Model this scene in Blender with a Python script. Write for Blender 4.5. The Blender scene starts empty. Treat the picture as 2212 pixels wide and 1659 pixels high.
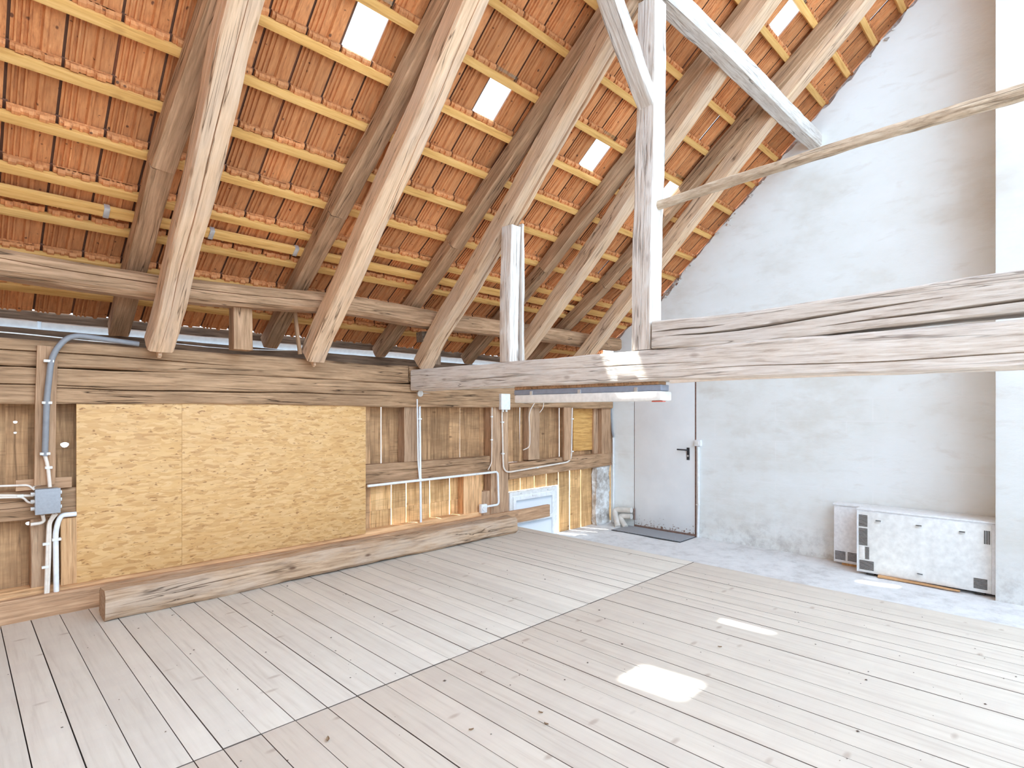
import bpy, bmesh, math, random
import numpy as np
from mathutils import Vector, Matrix, noise
random.seed(7)
C = bpy.context.scene.collection
R = math.radians

# ------------------------------------------------------------------ camera, sky, sun, exposure
FPX, HOR, CX, CZ = 1208.5, 890.0, 1106.0, 1.35
cam = bpy.data.objects.new('camera', bpy.data.cameras.new('camera'))
C.objects.link(cam)
cam.location = (0, 0, CZ)
cam.rotation_euler = (R(90), 0, R(-45))
cam.data.sensor_width = 36
cam.data.lens = 36*FPX/2212
cam.data.shift_y = (HOR-829.5)/2212
cam.data.clip_start = .05
bpy.context.scene.camera = cam

world = bpy.data.worlds.new('sky'); bpy.context.scene.world = world
world.use_nodes = True
bg = world.node_tree.nodes['Background']
bg.inputs[0].default_value = (.60, .79, 1.0, 1)
bg.inputs[1].default_value = 1.0

sl = bpy.data.lights.new('sun', 'SUN'); sun = bpy.data.objects.new('sun', sl); C.objects.link(sun)
sun.rotation_euler = Vector((.168, -.458, -1)).to_track_quat('-Z', 'Y').to_euler()
sl.energy = 5.5; sl.angle = R(1.2); sl.color = (1, .96, .9)

vs = bpy.context.scene.view_settings
vs.view_transform = 'Standard'; vs.look = 'None'; vs.gamma = 1; vs.use_curve_mapping = False
vs.exposure = 2.52
cy = bpy.context.scene.cycles
cy.max_bounces = 10; cy.diffuse_bounces = 8; cy.transparent_max_bounces = 12

# ------------------------------------------------------------------ geometry of the place
S2 = math.sqrt(.5)
def at(px, py, X=None, Y=None, z=None):
    "point on the given plane of the barn that stands at this pixel of the photograph"
    l = (px-CX)/FPX; u = (HOR-py)/FPX
    dx, dy, dz = S2*(1+l), S2*(1-l), u
    if X is not None: d = X/dx
    elif Y is not None: d = Y/dy
    else: d = (z-CZ)/dz
    return Vector((dx*d, dy*d, CZ+dz*d))
def proj(p):
    f = (p[0]+p[1])*S2; r = (p[0]-p[1])*S2
    if f < .05: return None
    return (CX+FPX*r/f, HOR-FPX*(p[2]-CZ)/f, f)

GX = 6.95          # gable wall
ZC = -.30          # concrete floor, lower than the boards
RIDGE_Y = -1.6
ROWS = [5.126, 4.865, 4.594, 4.338, 4.07, 3.82, 3.57, 3.312, 3.042, 2.76, 2.49, 2.24, 1.98, 1.735, 1.483,
        1.23, .975, .72, .465, .21, -.045, -.3, -.555, -.81, -1.065, -1.32, -1.56]
def roof_z(Y):     # middle plane of the battens
    return 6.6-.9*Y if Y < 4.01 else 2.991-.7*(Y-4.01)
def roof_dir(Y):   # unit vector down the slope
    m = .9 if Y < 4.01 else .7
    return Vector((0, 1, -m)).normalized()
def roof_n(Y):
    m = .9 if Y < 4.01 else .7
    return Vector((0, m, 1)).normalized()

# ------------------------------------------------------------------ materials
def nt(name):
    m = bpy.data.materials.new(name); m.use_nodes = True
    t = m.node_tree; b = t.nodes['Principled BSDF']
    return m, t, b
def N(t, kind, **kw):
    n = t.nodes.new(kind)
    for k, v in kw.items():
        if k.startswith('_'): setattr(n, k[1:], v)
        else: n.inputs[k].default_value = v
    return n
def ramp(t, fac, stops):
    r = t.nodes.new('ShaderNodeValToRGB'); e = r.color_ramp.elements
    while len(e) < len(stops): e.new(.5)
    for i, (p, c) in enumerate(stops):
        e[i].position = p; e[i].color = (c[0], c[1], c[2], 1) if hasattr(c, '__len__') else (c, c, c, 1)
    t.links.new(fac, r.inputs[0]); return r.outputs[0]
def mixc(t, fac, a, b, mode='MIX'):
    n = t.nodes.new('ShaderNodeMix'); n.data_type = 'RGBA'; n.blend_type = mode
    for s, v in ((n.inputs[0], fac), (n.inputs[6], a), (n.inputs[7], b)):
        if hasattr(v, 'links') or hasattr(v, 'is_linked'): t.links.new(v, s)
        elif hasattr(v, '__len__'): s.default_value = (*v[:3], 1)
        else: s.default_value = v
    return n.outputs[2]
def coords(t, rnd=True):
    tc = t.nodes.new('ShaderNodeTexCoord')
    if not rnd: return tc.outputs['Object']
    oi = t.nodes.new('ShaderNodeObjectInfo')
    m = N(t, 'ShaderNodeVectorMath', _operation='SCALE'); m.inputs[0].default_value = (31, 17, 23)
    t.links.new(oi.outputs['Random'], m.inputs['Scale'])
    a = N(t, 'ShaderNodeVectorMath', _operation='ADD')
    t.links.new(tc.outputs['Object'], a.inputs[0]); t.links.new(m.outputs[0], a.inputs[1])
    return a.outputs[0]
def mapping(t, vec, scale, rot=(0, 0, 0)):
    m = t.nodes.new('ShaderNodeMapping'); m.inputs['Scale'].default_value = scale; m.inputs['Rotation'].default_value = rot
    t.links.new(vec, m.inputs['Vector']); return m.outputs[0]
def noise_t(t, vec, scale=5., detail=4., rough=.55, dist=0.):
    n = N(t, 'ShaderNodeTexNoise', Scale=scale, Detail=detail, Roughness=rough, Distortion=dist)
    t.links.new(vec, n.inputs['Vector']); return n.outputs[0]
def bump(t, b, h, strength=.3, dist=.01):
    n = N(t, 'ShaderNodeBump', Strength=strength, Distance=dist)
    t.links.new(h, n.inputs['Height']); t.links.new(n.outputs[0], b.inputs['Normal'])
def vary(t, col, lo=.85, hi=1.12):
    oi = t.nodes.new('ShaderNodeObjectInfo')
    r = N(t, 'ShaderNodeMapRange'); r.inputs[3].default_value = lo; r.inputs[4].default_value = hi
    t.links.new(oi.outputs['Random'], r.inputs[0])
    h = N(t, 'ShaderNodeHueSaturation'); t.links.new(col, h.inputs['Color']); t.links.new(r.outputs[0], h.inputs['Value'])
    return h.outputs[0]

def wood(name, light, mid, dark, grain=(1.0, 16, 16), crack=.5, blotch=.4, knots=.5, bmp=.35, var=(.88, 1.1), grey=None, rough=.8):
    m, t, b = nt(name)
    v = coords(t)
    vg = mapping(t, v, grain)
    g = noise_t(t, vg, 3.2, 7, .62, .35)
    col = ramp(t, g, [(.28, dark), (.47, mid), (.66, light)])
    bl = noise_t(t, mapping(t, v, (1.2, 4, 4)), 1.7, 4, .6)
    col = mixc(t, ramp(t, bl, [(.42, 0), (.62, blotch)]), col, dark if grey is None else grey)
    # drying cracks
    c = noise_t(t, mapping(t, v, (.32, 9, 9)), 1.7, 3, .5, .35)
    ab = N(t, 'ShaderNodeMath', _operation='SUBTRACT'); ab.inputs[1].default_value = .5; t.links.new(c, ab.inputs[0])
    ab2 = N(t, 'ShaderNodeMath', _operation='ABSOLUTE'); t.links.new(ab.outputs[0], ab2.inputs[0])
    line = ramp(t, ab2.outputs[0], [(0, 1), (.014, 0)])
    gate = ramp(t, noise_t(t, mapping(t, v, (.7, 2, 2)), 2.3, 2), [(.46, 0), (.56, 1)])
    mk = mixc(t, 1., line, gate, 'MULTIPLY')
    cm = mixc(t, 1., mk, (crack, crack, crack), 'MULTIPLY')
    col = mixc(t, cm, col, (dark[0]*.25, dark[1]*.22, dark[2]*.2))
    # knots
    vo = N(t, 'ShaderNodeTexVoronoi', Scale=2.6); t.links.new(mapping(t, v, (1.1, 2.6, 2.6)), vo.inputs['Vector'])
    kn = ramp(t, vo.outputs['Distance'], [(.05, knots), (.12, 0)])
    col = mixc(t, kn, col, (dark[0]*.6, dark[1]*.5, dark[2]*.45))
    t.links.new(vary(t, col, *var), b.inputs['Base Color'])
    b.inputs['Roughness'].default_value = rough; b.inputs['Specular IOR Level'].default_value = .2
    hh = mixc(t, mk, g, (0, 0, 0))
    bump(t, b, hh, bmp, .012)
    return m

def plain(name, col, rough=.5, metal=0., spec=.4, nscale=30, amt=.08, bmp=0.):
    m, t, b = nt(name)
    n = noise_t(t, coords(t), nscale, 4)
    c = ramp(t, n, [(.3, tuple(x*(1-amt) for x in col)), (.7, tuple(min(1, x*(1+amt)) for x in col))])
    t.links.new(c, b.inputs['Base Color'])
    b.inputs['Roughness'].default_value = rough; b.inputs['Metallic'].default_value = metal
    b.inputs['Specular IOR Level'].default_value = spec
    if bmp: bump(t, b, n, bmp, .004)
    return m

M = {}
M['old'] = wood('old_brown_timber', (.60, .365, .215), (.43, .255, .14), (.21, .12, .065), crack=.9, blotch=.35, bmp=.5)
M['plate'] = wood('wall_plate_timber', (.62, .385, .22), (.46, .275, .15), (.21, .12, .065), grain=(.9, 18, 18), crack=1., blotch=.4, bmp=.55)
M['strut'] = wood('strut_timber', (.82, .565, .365), (.70, .46, .285), (.45, .28, .165), crack=.9, blotch=.25, grey=(.46, .39, .34), bmp=.5)
M['pale'] = wood('pale_grey_timber', (.80, .75, .69), (.67, .60, .53), (.40, .32, .26), grain=(1.3, 20, 20), crack=.8, blotch=.35, grey=(.62, .58, .55), bmp=.5)
M['pole'] = wood('barked_pole_timber', (.74, .62, .48), (.55, .43, .31), (.30, .22, .15), grain=(3, 14, 14), crack=.4, blotch=.3, bmp=.8)
M['batten'] = wood('yellow_batten_wood', (.80, .48, .175), (.70, .385, .12), (.50, .25, .07), grain=(.8, 12, 12), crack=.0, blotch=.15, knots=.3, bmp=.1)
M['floor'] = wood('dusty_floor_board', (.735, .675, .59), (.695, .635, .55), (.60, .53, .455), grain=(11, .6, 11), crack=0., blotch=.3, knots=.5, grey=(.63, .56, .50), bmp=.05, var=(.95, 1.04), rough=.6)
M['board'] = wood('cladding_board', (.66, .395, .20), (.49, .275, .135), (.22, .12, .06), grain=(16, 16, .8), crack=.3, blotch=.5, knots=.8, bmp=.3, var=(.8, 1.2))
M['boardlit'] = wood('lit_cladding_board', (.86, .55, .27), (.72, .42, .18), (.33, .17, .07), grain=(16, 16, .8), crack=.3, blotch=.45, knots=.8, bmp=.3, var=(.85, 1.15))  # lit copy of the cladding board, the glow is put into the colour
M['stud'] = wood('stud_timber', (.64, .42, .26), (.49, .30, .18), (.25, .15, .09), grain=(1, 16, 16), crack=.6, blotch=.3, bmp=.4)
M['honeylit'] = wood('lit_honey_timber', (.88, .55, .29), (.74, .42, .205), (.38, .20, .09), crack=.4, blotch=.3, bmp=.3)  # beam variant of the lit boards, brightness of the lower bay painted in
M['log'] = wood('floor_log_timber', (.58, .40, .265), (.44, .29, .18), (.22, .135, .085), grain=(1.2, 16, 16), crack=.9, blotch=.4, grey=(.54, .44, .36), knots=.9, bmp=.5)
M['kerb'] = wood('kerb_plank_wood', (.64, .40, .24), (.49, .285, .16), (.28, .16, .09), crack=.3, blotch=.3, bmp=.2)
M['ply'] = wood('yellow_ply_sheet', (.80, .47, .17), (.68, .36, .11), (.45, .22, .07), grain=(1.5, 10, 14), crack=.0, blotch=.3, knots=.3, bmp=.1)
M['dark'] = wood('dark_eaves_timber', (.30, .20, .13), (.20, .13, .085), (.09, .06, .04), crack=.6, blotch=.4, bmp=.4)

def osb():
    m, t, b = nt('oriented_strand_board')
    v = coords(t)
    w = noise_t(t, v, 6, 3)
    vv = N(t, 'ShaderNodeVectorMath', _operation='ADD'); sc = N(t, 'ShaderNodeVectorMath', _operation='SCALE'); sc.inputs['Scale'].default_value = .03
    nn = N(t, 'ShaderNodeTexNoise', Scale=9.); t.links.new(v, nn.inputs['Vector'])
    t.links.new(nn.outputs['Color'], sc.inputs[0]); t.links.new(v, vv.inputs[0]); t.links.new(sc.outputs[0], vv.inputs[1])
    layers = []
    for ang, s in ((.55, (13, 1, 52)), (-.6, (15, 1, 62)), (.12, (11, 1, 50))):
        vo = N(t, 'ShaderNodeTexVoronoi', Scale=1.); t.links.new(mapping(t, vv.outputs[0], s, (0, ang, 0)), vo.inputs['Vector'])
        sx = t.nodes.new('ShaderNodeSeparateColor'); t.links.new(vo.outputs['Color'], sx.inputs[0]); layers.append(sx.outputs[0])
    a = ramp(t, layers[0], [(0, (.60, .325, .115)), (.5, (.68, .385, .145)), (1, (.75, .46, .195))])
    bcol = ramp(t, layers[1], [(.0, (.62, .34, .125)), (1, (.77, .485, .22))])
    col = mixc(t, ramp(t, layers[2], [(.45, 0), (.55, 1)]), a, bcol)
    dk = ramp(t, layers[1], [(.90, 0), (.93, .75)])
    dk2 = ramp(t, noise_t(t, mapping(t, vv.outputs[0], (10, 1, 34), (0, .3, 0)), 2.2, 2), [(.64, 0), (.70, .9)])
    col = mixc(t, dk, col, (.50, .25, .08))
    col = mixc(t, dk2, col, (.30, .13, .035))
    t.links.new(col, b.inputs['Base Color']); b.inputs['Roughness'].default_value = .6
    bump(t, b, layers[0], .15, .003)
    return m
M['osb'] = osb()

def tile_mat():
    m, t, b = nt('clay_tile')
    v = coords(t)
    n = noise_t(t, mapping(t, v, (34, 1.6, 12)), 2.2, 6, .62)
    n2 = noise_t(t, mapping(t, v, (5, 1.2, 5)), 2, 3)
    col = ramp(t, n, [(.25, (.34, .125, .050)), (.45, (.57, .225, .082)), (.62, (.68, .29, .11)), (.78, (.80, .41, .18))])
    col = mixc(t, ramp(t, n2, [(.4, 0), (.7, .4)]), col, (.55, .27, .12))
    # kiln marks: small dark spots
    vo = N(t, 'ShaderNodeTexVoronoi', Scale=20.); t.links.new(mapping(t, v, (1, .33, 1)), vo.inputs['Vector'])
    sp = ramp(t, vo.outputs['Distance'], [(.12, .85), (.19, 0)])
    gate = ramp(t, noise_t(t, v, 11, 1), [(.52, 0), (.56, 1)])
    col = mixc(t, mixc(t, 1., sp, gate, 'MULTIPLY'), col, (.10, .04, .025))
    t.links.new(vary(t, col, .82, 1.14), b.inputs['Base Color'])
    b.inputs['Roughness'].default_value = .75; b.inputs['Specular IOR Level'].default_value = .25
    bump(t, b, n, .2, .004)
    return m
M['tile'] = tile_mat()

def plaster():
    m, t, b = nt('old_white_plaster')
    v = coords(t, False)
    n1 = noise_t(t, mapping(t, v, (1, .8, 1.3)), 1.1, 5, .6)
    col = ramp(t, n1, [(.3, (.725, .715, .665)), (.46, (.82, .84, .82)), (.62, (.855, .885, .88))])
    n2 = noise_t(t, mapping(t, v, (1, 1, 3)), 2.6, 6, .65, .4)
    col = mixc(t, ramp(t, n2, [(.56, 0), (.75, .4)]), col, (.66, .62, .56))
    br = N(t, 'ShaderNodeTexBrick', Scale=1.); br.inputs['Mortar Size'].default_value = .012; br.inputs['Brick Width'].default_value = .5
    br.inputs['Row Height'].default_value = .25; br.inputs['Mortar Smooth'].default_value = 1.
    sw = N(t, 'ShaderNodeSeparateXYZ'); cb = N(t, 'ShaderNodeCombineXYZ'); t.links.new(v, sw.inputs[0])
    t.links.new(sw.outputs[1], cb.inputs[0]); t.links.new(sw.outputs[2], cb.inputs[1]); t.links.new(cb.outputs[0], br.inputs['Vector'])
    brf = ramp(t, br.outputs['Fac'], [(0, 0), (1, .35)])
    zg = N(t, 'ShaderNodeMapRange'); zg.inputs[1].default_value = 1.9; zg.inputs[2].default_value = 1.3
    t.links.new(sw.outputs[2], zg.inputs[0])
    gm = mixc(t, 1., brf, ramp(t, zg.outputs[0], [(0, 0), (1, 1)]), 'MULTIPLY')
    gm = mixc(t, 1., gm, ramp(t, noise_t(t, v, 1.6, 2), [(.42, 0), (.6, 1)]), 'MULTIPLY')
    col = mixc(t, gm, col, (.90, .90, .90))
    # dirt line at the foot of the wall
    zd = N(t, 'ShaderNodeMapRange'); zd.inputs[1].default_value = .15; zd.inputs[2].default_value = -.3
    t.links.new(sw.outputs[2], zd.inputs[0])
    dm = mixc(t, 1., ramp(t, zd.outputs[0], [(0, 0), (1, .8)]), ramp(t, noise_t(t, v, 7, 6, .7), [(.45, 0), (.7, 1)]), 'MULTIPLY')
    col = mixc(t, dm, col, (.42, .40, .38))
    t.links.new(col, b.inputs['Base Color']); b.inputs['Roughness'].default_value = .9; b.inputs['Specular IOR Level'].default_value = .1
    bump(t, b, noise_t(t, mapping(t, v, (1, 1, 2.2)), 14, 6, .6), .25, .01)
    return m
M['plaster'] = plaster()

def concrete():
    m, t, b = nt('rough_concrete')
    v = coords(t, False)
    n = noise_t(t, v, 5, 8, .7)
    col = ramp(t, n, [(.3, (.56, .55, .54)), (.5, (.74, .74, .74)), (.65, (.80, .80, .80))])
    f = noise_t(t, v, 60, 4, .6)
    col = mixc(t, ramp(t, f, [(.62, 0), (.72, .5)]), col, (.45, .44, .43))
    t.links.new(col, b.inputs['Base Color']); b.inputs['Roughness'].default_value = .9; b.inputs['Specular IOR Level'].default_value = .1
    bump(t, b, f, .3, .006)
    return m
M['concrete'] = concrete()

def rubble():
    m, t, b = nt('rubble_masonry')
    v = coords(t)
    n = noise_t(t, v, 7, 8, .7)
    col = ramp(t, n, [(.35, (.36, .31, .27)), (.5, (.62, .58, .54)), (.6, (.86, .85, .83))])
    t.links.new(col, b.inputs['Base Color']); b.inputs['Roughness'].default_value = .95
    bump(t, b, n, .8, .02)
    return m
M['rubble'] = rubble()

def glass():
    m, t, b = nt('clear_tile_glass')
    tr = t.nodes.new('ShaderNodeBsdfTransparent'); tr.inputs[0].default_value = (.93, .97, .98, 1)
    gl = t.nodes.new('ShaderNodeBsdfGlossy'); gl.inputs['Roughness'].default_value = .08
    mx = t.nodes.new('ShaderNodeMixShader'); mx.inputs[0].default_value = .04
    t.links.new(tr.outputs[0], mx.inputs[1]); t.links.new(gl.outputs[0], mx.inputs[2])
    t.links.new(mx.outputs[0], t.nodes['Material Output'].inputs[0])
    return m
M['glass'] = glass()
def frosted():
    m, t, b = nt('frosted_pane')
    tl = t.nodes.new('ShaderNodeBsdfTranslucent'); tl.inputs[0].default_value = (.36, .37, .385, 1)
    df = t.nodes.new('ShaderNodeBsdfDiffuse'); df.inputs[0].default_value = (.85, .88, .9, 1)
    mx = t.nodes.new('ShaderNodeMixShader'); mx.inputs[0].default_value = .35
    t.links.new(tl.outputs[0], mx.inputs[1]); t.links.new(df.outputs[0], mx.inputs[2])
    t.links.new(mx.outputs[0], t.nodes['Material Output'].inputs[0])
    return m
M['frosted'] = frosted()
M['white'] = plain('white_enamel', (.84, .85, .86), .35)
M['offwhite'] = plain('offwhite_plastic', (.80, .79, .76), .4)
M['zinc'] = plain('dull_zinc', (.30, .33, .35), .6)
M['conduit'] = plain('grey_conduit', (.26, .26, .27), .5)
M['box'] = plain('grey_box_plastic', (.36, .37, .39), .5, nscale=60)
M['cable'] = plain('pale_cable', (.80, .70, .60), .5)
M['steel'] = plain('galvanised_steel', (.66, .67, .67), .45, .6, nscale=14, amt=.18)
M['galv'] = plain('galvanised_sheet', (.86, .87, .85), .55, .1, nscale=16, amt=.10, bmp=.1)
M['black'] = plain('black_plastic', (.03, .03, .035), .35)
M['slot'] = plain('dark_slot', (.05, .045, .04), .8)
M['door'] = plain('door_paint', (.84, .85, .85), .45, nscale=3, amt=.04)
M['rust'] = plain('rusty_frame', (.24, .15, .12), .8, nscale=25, amt=.3)
M['mat'] = plain('doormat_fibre', (.34, .35, .37), .95, nscale=150, amt=.5, bmp=.8)
M['housing'] = plain('grey_lamp_housing', (.28, .31, .38), .4)
M['lampwhite'] = plain('lamp_diffuser', (.86, .84, .80), .3)
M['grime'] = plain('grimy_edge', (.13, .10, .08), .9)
M['joint_shade'] = plain('shaded_clay_edge', (.16, .07, .04), .9)  # crevice shade of the tile joints, painted as a darker clay
M['red'] = plain('red_cap', (.6, .12, .08), .5)
M['crumb'] = plain('dark_crumb', (.10, .075, .06), .9)
M['leaf'] = plain('dry_leaf', (.30, .20, .12), .9)
M['pipe'] = plain('dusty_drain_pipe', (.72, .68, .62), .55, nscale=10, amt=.12)

def door_paint():
    m, t, b = nt('door_paint_rusty_foot')
    v = coords(t, False)
    sx = t.nodes.new('ShaderNodeSeparateXYZ'); t.links.new(v, sx.inputs[0])
    mr = N(t, 'ShaderNodeMapRange'); mr.inputs[1].default_value = ZC+.30; mr.inputs[2].default_value = ZC+.02
    t.links.new(sx.outputs[2], mr.inputs[0])
    n = noise_t(t, v, 34, 5, .65)
    ad = N(t, 'ShaderNodeMath', _operation='MULTIPLY_ADD'); ad.inputs[1].default_value = .26
    t.links.new(mr.outputs[0], ad.inputs[0]); t.links.new(n, ad.inputs[2])
    k = ramp(t, ad.outputs[0], [(.78, 0), (.82, 1)])
    base = ramp(t, noise_t(t, v, 3, 4), [(.3, (.80, .81, .81)), (.7, (.87, .88, .88))])
    t.links.new(mixc(t, k, base, (.22, .12, .08)), b.inputs['Base Color']); b.inputs['Roughness'].default_value = .45
    return m
M['door'] = door_paint()

# ------------------------------------------------------------------ mesh helpers
def link(name, me, mat, parent=None, loc=(0, 0, 0), rot=None, M4=None):
    o = bpy.data.objects.new(name, me); C.objects.link(o)
    if mat is not None and not me.materials: me.materials.append(mat)
    if M4 is not None: o.matrix_world = M4
    else:
        o.location = loc
        if rot is not None: o.rotation_euler = rot
    if parent is not None: o.parent = parent
    return o
def tag(o, label=None, cat=None, group=None, kind=None):
    for k, v in (('label', label), ('category', cat), ('group', group), ('kind', kind)):
        if v: o[k] = v
    return o
def empty(name, loc=(0, 0, 0), rz=0):
    o = bpy.data.objects.new(name, None); o.location = loc; o.rotation_euler = (0, 0, rz); o.empty_display_size = .1
    C.objects.link(o); return o
class MB:
    def __init__(s): s.v = []; s.f = []
    def add(s, vs, fs):
        n = len(s.v); s.v += [tuple(v) for v in vs]; s.f += [tuple(i+n for i in f) for f in fs]; return s
    def box(s, a, b):
        x0, y0, z0 = a; x1, y1, z1 = b
        x0, x1 = min(x0, x1), max(x0, x1); y0, y1 = min(y0, y1), max(y0, y1); z0, z1 = min(z0, z1), max(z0, z1)
        return s.add([(x0, y0, z0), (x1, y0, z0), (x1, y1, z0), (x0, y1, z0), (x0, y0, z1), (x1, y0, z1), (x1, y1, z1), (x0, y1, z1)],
                     [(0, 3, 2, 1), (4, 5, 6, 7), (0, 1, 5, 4), (1, 2, 6, 5), (2, 3, 7, 6), (3, 0, 4, 7)])
    def tube(s, pts, r, n=10, cap=True):
        pts = [Vector(p) for p in pts]; rs = r if hasattr(r, '__len__') else [r]*len(pts)
        ring = []; prev = None
        for i, p in enumerate(pts):
            d = (pts[min(i+1, len(pts)-1)]-pts[max(i-1, 0)]).normalized()
            if prev is None:
                a = Vector((0, 0, 1)) if abs(d.z) < .9 else Vector((1, 0, 0)); u = d.cross(a).normalized()
            else: u = (prev-d*prev.dot(d)).normalized()
            prev = u; w = d.cross(u)
            ring.append([p+(u*math.cos(2*math.pi*k/n)+w*math.sin(2*math.pi*k/n))*rs[i] for k in range(n)])
        vs = [q for g in ring for q in g]; fs = []
        for i in range(len(pts)-1):
            for k in range(n):
                fs.append((i*n+k, i*n+(k+1) % n, (i+1)*n+(k+1) % n, (i+1)*n+k))
        if cap: fs += [tuple(range(n))[::-1], tuple((len(pts)-1)*n+k for k in range(n))]
        return s.add(vs, fs)
    def mesh(s, name, smooth=False, bevel=0., angle=35):
        me = bpy.data.meshes.new(name); me.from_pydata(s.v, [], s.f)
        bm = bmesh.new(); bm.from_mesh(me)
        bmesh.ops.recalc_face_normals(bm, faces=bm.faces)
        if bevel:
            es = [e for e in bm.edges if e.is_manifold and e.calc_face_angle(0) > .6]
            bmesh.ops.bevel(bm, geom=es, offset=bevel, segments=2, profile=.6, affect='EDGES', clamp_overlap=True)
        bm.to_mesh(me); bm.free()
        if smooth or bevel:
            me.shade_smooth(); me.set_sharp_from_angle(angle=R(angle))
        return me
    def obj(s, name, mat, parent=None, **kw):
        return link(name, s.mesh(name, **kw), mat, parent)
def arc(pts, r=.06, n=5):
    "polyline with rounded corners"
    pts = [Vector(p) for p in pts]; out = [pts[0]]
    for i in range(1, len(pts)-1):
        a, b, c = pts[i-1], pts[i], pts[i+1]
        rr = min(r, (a-b).length*.45, (c-b).length*.45)
        p = b+(a-b).normalized()*rr; q = b+(c-b).normalized()*rr
        for k in range(n+1):
            s = k/n; out.append(p*(1-s)**2+b*2*s*(1-s)+q*s*s)
    return out+[pts[-1]]
def box_thing(name, a, b, mat, parent=None, bevel=.002):
    return MB().box(a, b).obj(name, mat, parent, bevel=bevel)

def beam_mesh(L, w, h, chamf=.12, seed=0., wob=.012, rough=.004, taper=(1, 1), bow=0., step=.05, round_=False, cracks=(), wane=0.):
    "timber along local x from 0 to L; w across y, h across z; face 0 = -y, 1 = -z, 2 = +y, 3 = +z"
    if round_:
        per = [(math.cos(a), math.sin(a), None) for a in [2*math.pi*k/20 for k in range(20)]]
    else:
        per = []
        sides = [((-1, 1), (-1, -1)), ((-1, -1), (1, -1)), ((1, -1), (1, 1)), ((1, 1), (-1, 1))]
        for fi, (p, q) in enumerate(sides):
            fr = [-(1-chamf), -.5, 0, .5, 1-chamf]
            if any(c[0] == fi for c in cracks): fr = [fr[0], fr[-1]]
            ent = [(f, None) for f in fr]
            for ci, c in enumerate(cracks):
                if c[0] == fi:
                    for k in (-1, 0, 1): ent.append((c[3], (ci, k)))
            ent.sort(key=lambda e: (e[0], e[1][1] if e[1] else 0))
            for f, tagc in ent:
                s = (f+1)/2
                per.append((p[0]+(q[0]-p[0])*s, p[1]+(q[1]-p[1])*s, (fi, f, tagc, p, q)))
    n = len(per); ns = max(2, int(L/step)); vs = []; fs = []
    for i in range(ns+1):
        s = i/ns; x = L*s; sc = taper[0]+(taper[1]-taper[0])*s
        pin = min(1, x/.35, (L-x)/.35); oy = pin*wob*noise.noise(Vector((x*.9, seed, 1.3))); oz = pin*wob*noise.noise(Vector((x*.9, seed, 7.7)))+bow*4*s*(1-s)
        for (a, b, info) in per:
            cy_, cz_ = a, b; inset = 0
            if info:
                fi, f, tg, p, q = info
                if tg:
                    ci, k = tg; cr = cracks[ci]     # (face, s0, s1, f0, f1, depth, width)
                    ff = cr[3]+(cr[4]-cr[3])*min(1, max(0, (s-cr[1])/(cr[2]-cr[1])))+.14*noise.noise(Vector((x*1.6, seed, 3)))
                    env = math.sin(math.pi*min(1, max(0, (s-cr[1])/(cr[2]-cr[1]))))**.6 if cr[1] < s < cr[2] else 0
                    half = (h if fi in (0, 2) else w)/2
                    ff += k*max(.15, env)*cr[6]/half
                    ff = min(1-chamf-.02, max(-(1-chamf)+.02, ff))
                    u = (ff+1)/2; cy_ = p[0]+(q[0]-p[0])*u; cz_ = p[1]+(q[1]-p[1])*u
                    if k == 0: inset = env*cr[5]
                elif wane:
                    pass
            y = cy_*w/2*sc; z = cz_*h/2*sc
            d = rough*2*noise.noise(Vector((x*2.2, y*9+seed*3, z*9)))+rough*noise.noise(Vector((x*9, y*22+seed, z*22)))
            l = math.hypot(y, z) or 1
            ny, nz = y/l, z/l
            if inset:
                if info[0] in (0, 2): y -= math.copysign(inset, y)
                else: z -= math.copysign(inset, z)
            else: y += ny*d; z += nz*d
            vs.append((x, y+oy, z+oz))
    for i in range(ns):
        for k in range(n):
            fs.append((i*n+k, (i+1)*n+k, (i+1)*n+(k+1) % n, i*n+(k+1) % n))
    fs += [tuple(range(n)), tuple(ns*n+k for k in range(n))[::-1]]
    me = bpy.data.meshes.new('timber'); me.from_pydata(vs, [], fs)
    bm = bmesh.new(); bm.from_mesh(me); bmesh.ops.recalc_face_normals(bm, faces=bm.faces); bm.to_mesh(me); bm.free()
    me.shade_smooth(); me.set_sharp_from_angle(angle=R(38))
    return me
SEED = [0]
def beam(name, p0, p1, w, h, mat, label=None, cat=None, group=None, parent=None, up=(0, 0, 1), **kw):
    p0 = Vector(p0); p1 = Vector(p1); d = p1-p0; x = d.normalized(); u = Vector(up)
    if abs(x.dot(u.normalized())) > .95: u = Vector((0, 1, 0))
    z = (u-x*u.dot(x)).normalized(); y = z.cross(x)
    SEED[0] += 1.37
    me = beam_mesh(d.length, w, h, seed=SEED[0], **kw); me.name = name
    m4 = Matrix(((x.x, y.x, z.x, p0.x), (x.y, y.y, z.y, p0.y), (x.z, y.z, z.z, p0.z), (0, 0, 0, 1)))
    o = link(name, me, mat, None, M4=m4)
    if parent is not None:
        o.parent = parent; o.matrix_parent_inverse = Matrix.Translation(-Vector(parent.location))
    return tag(o, label, cat, group)

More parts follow.
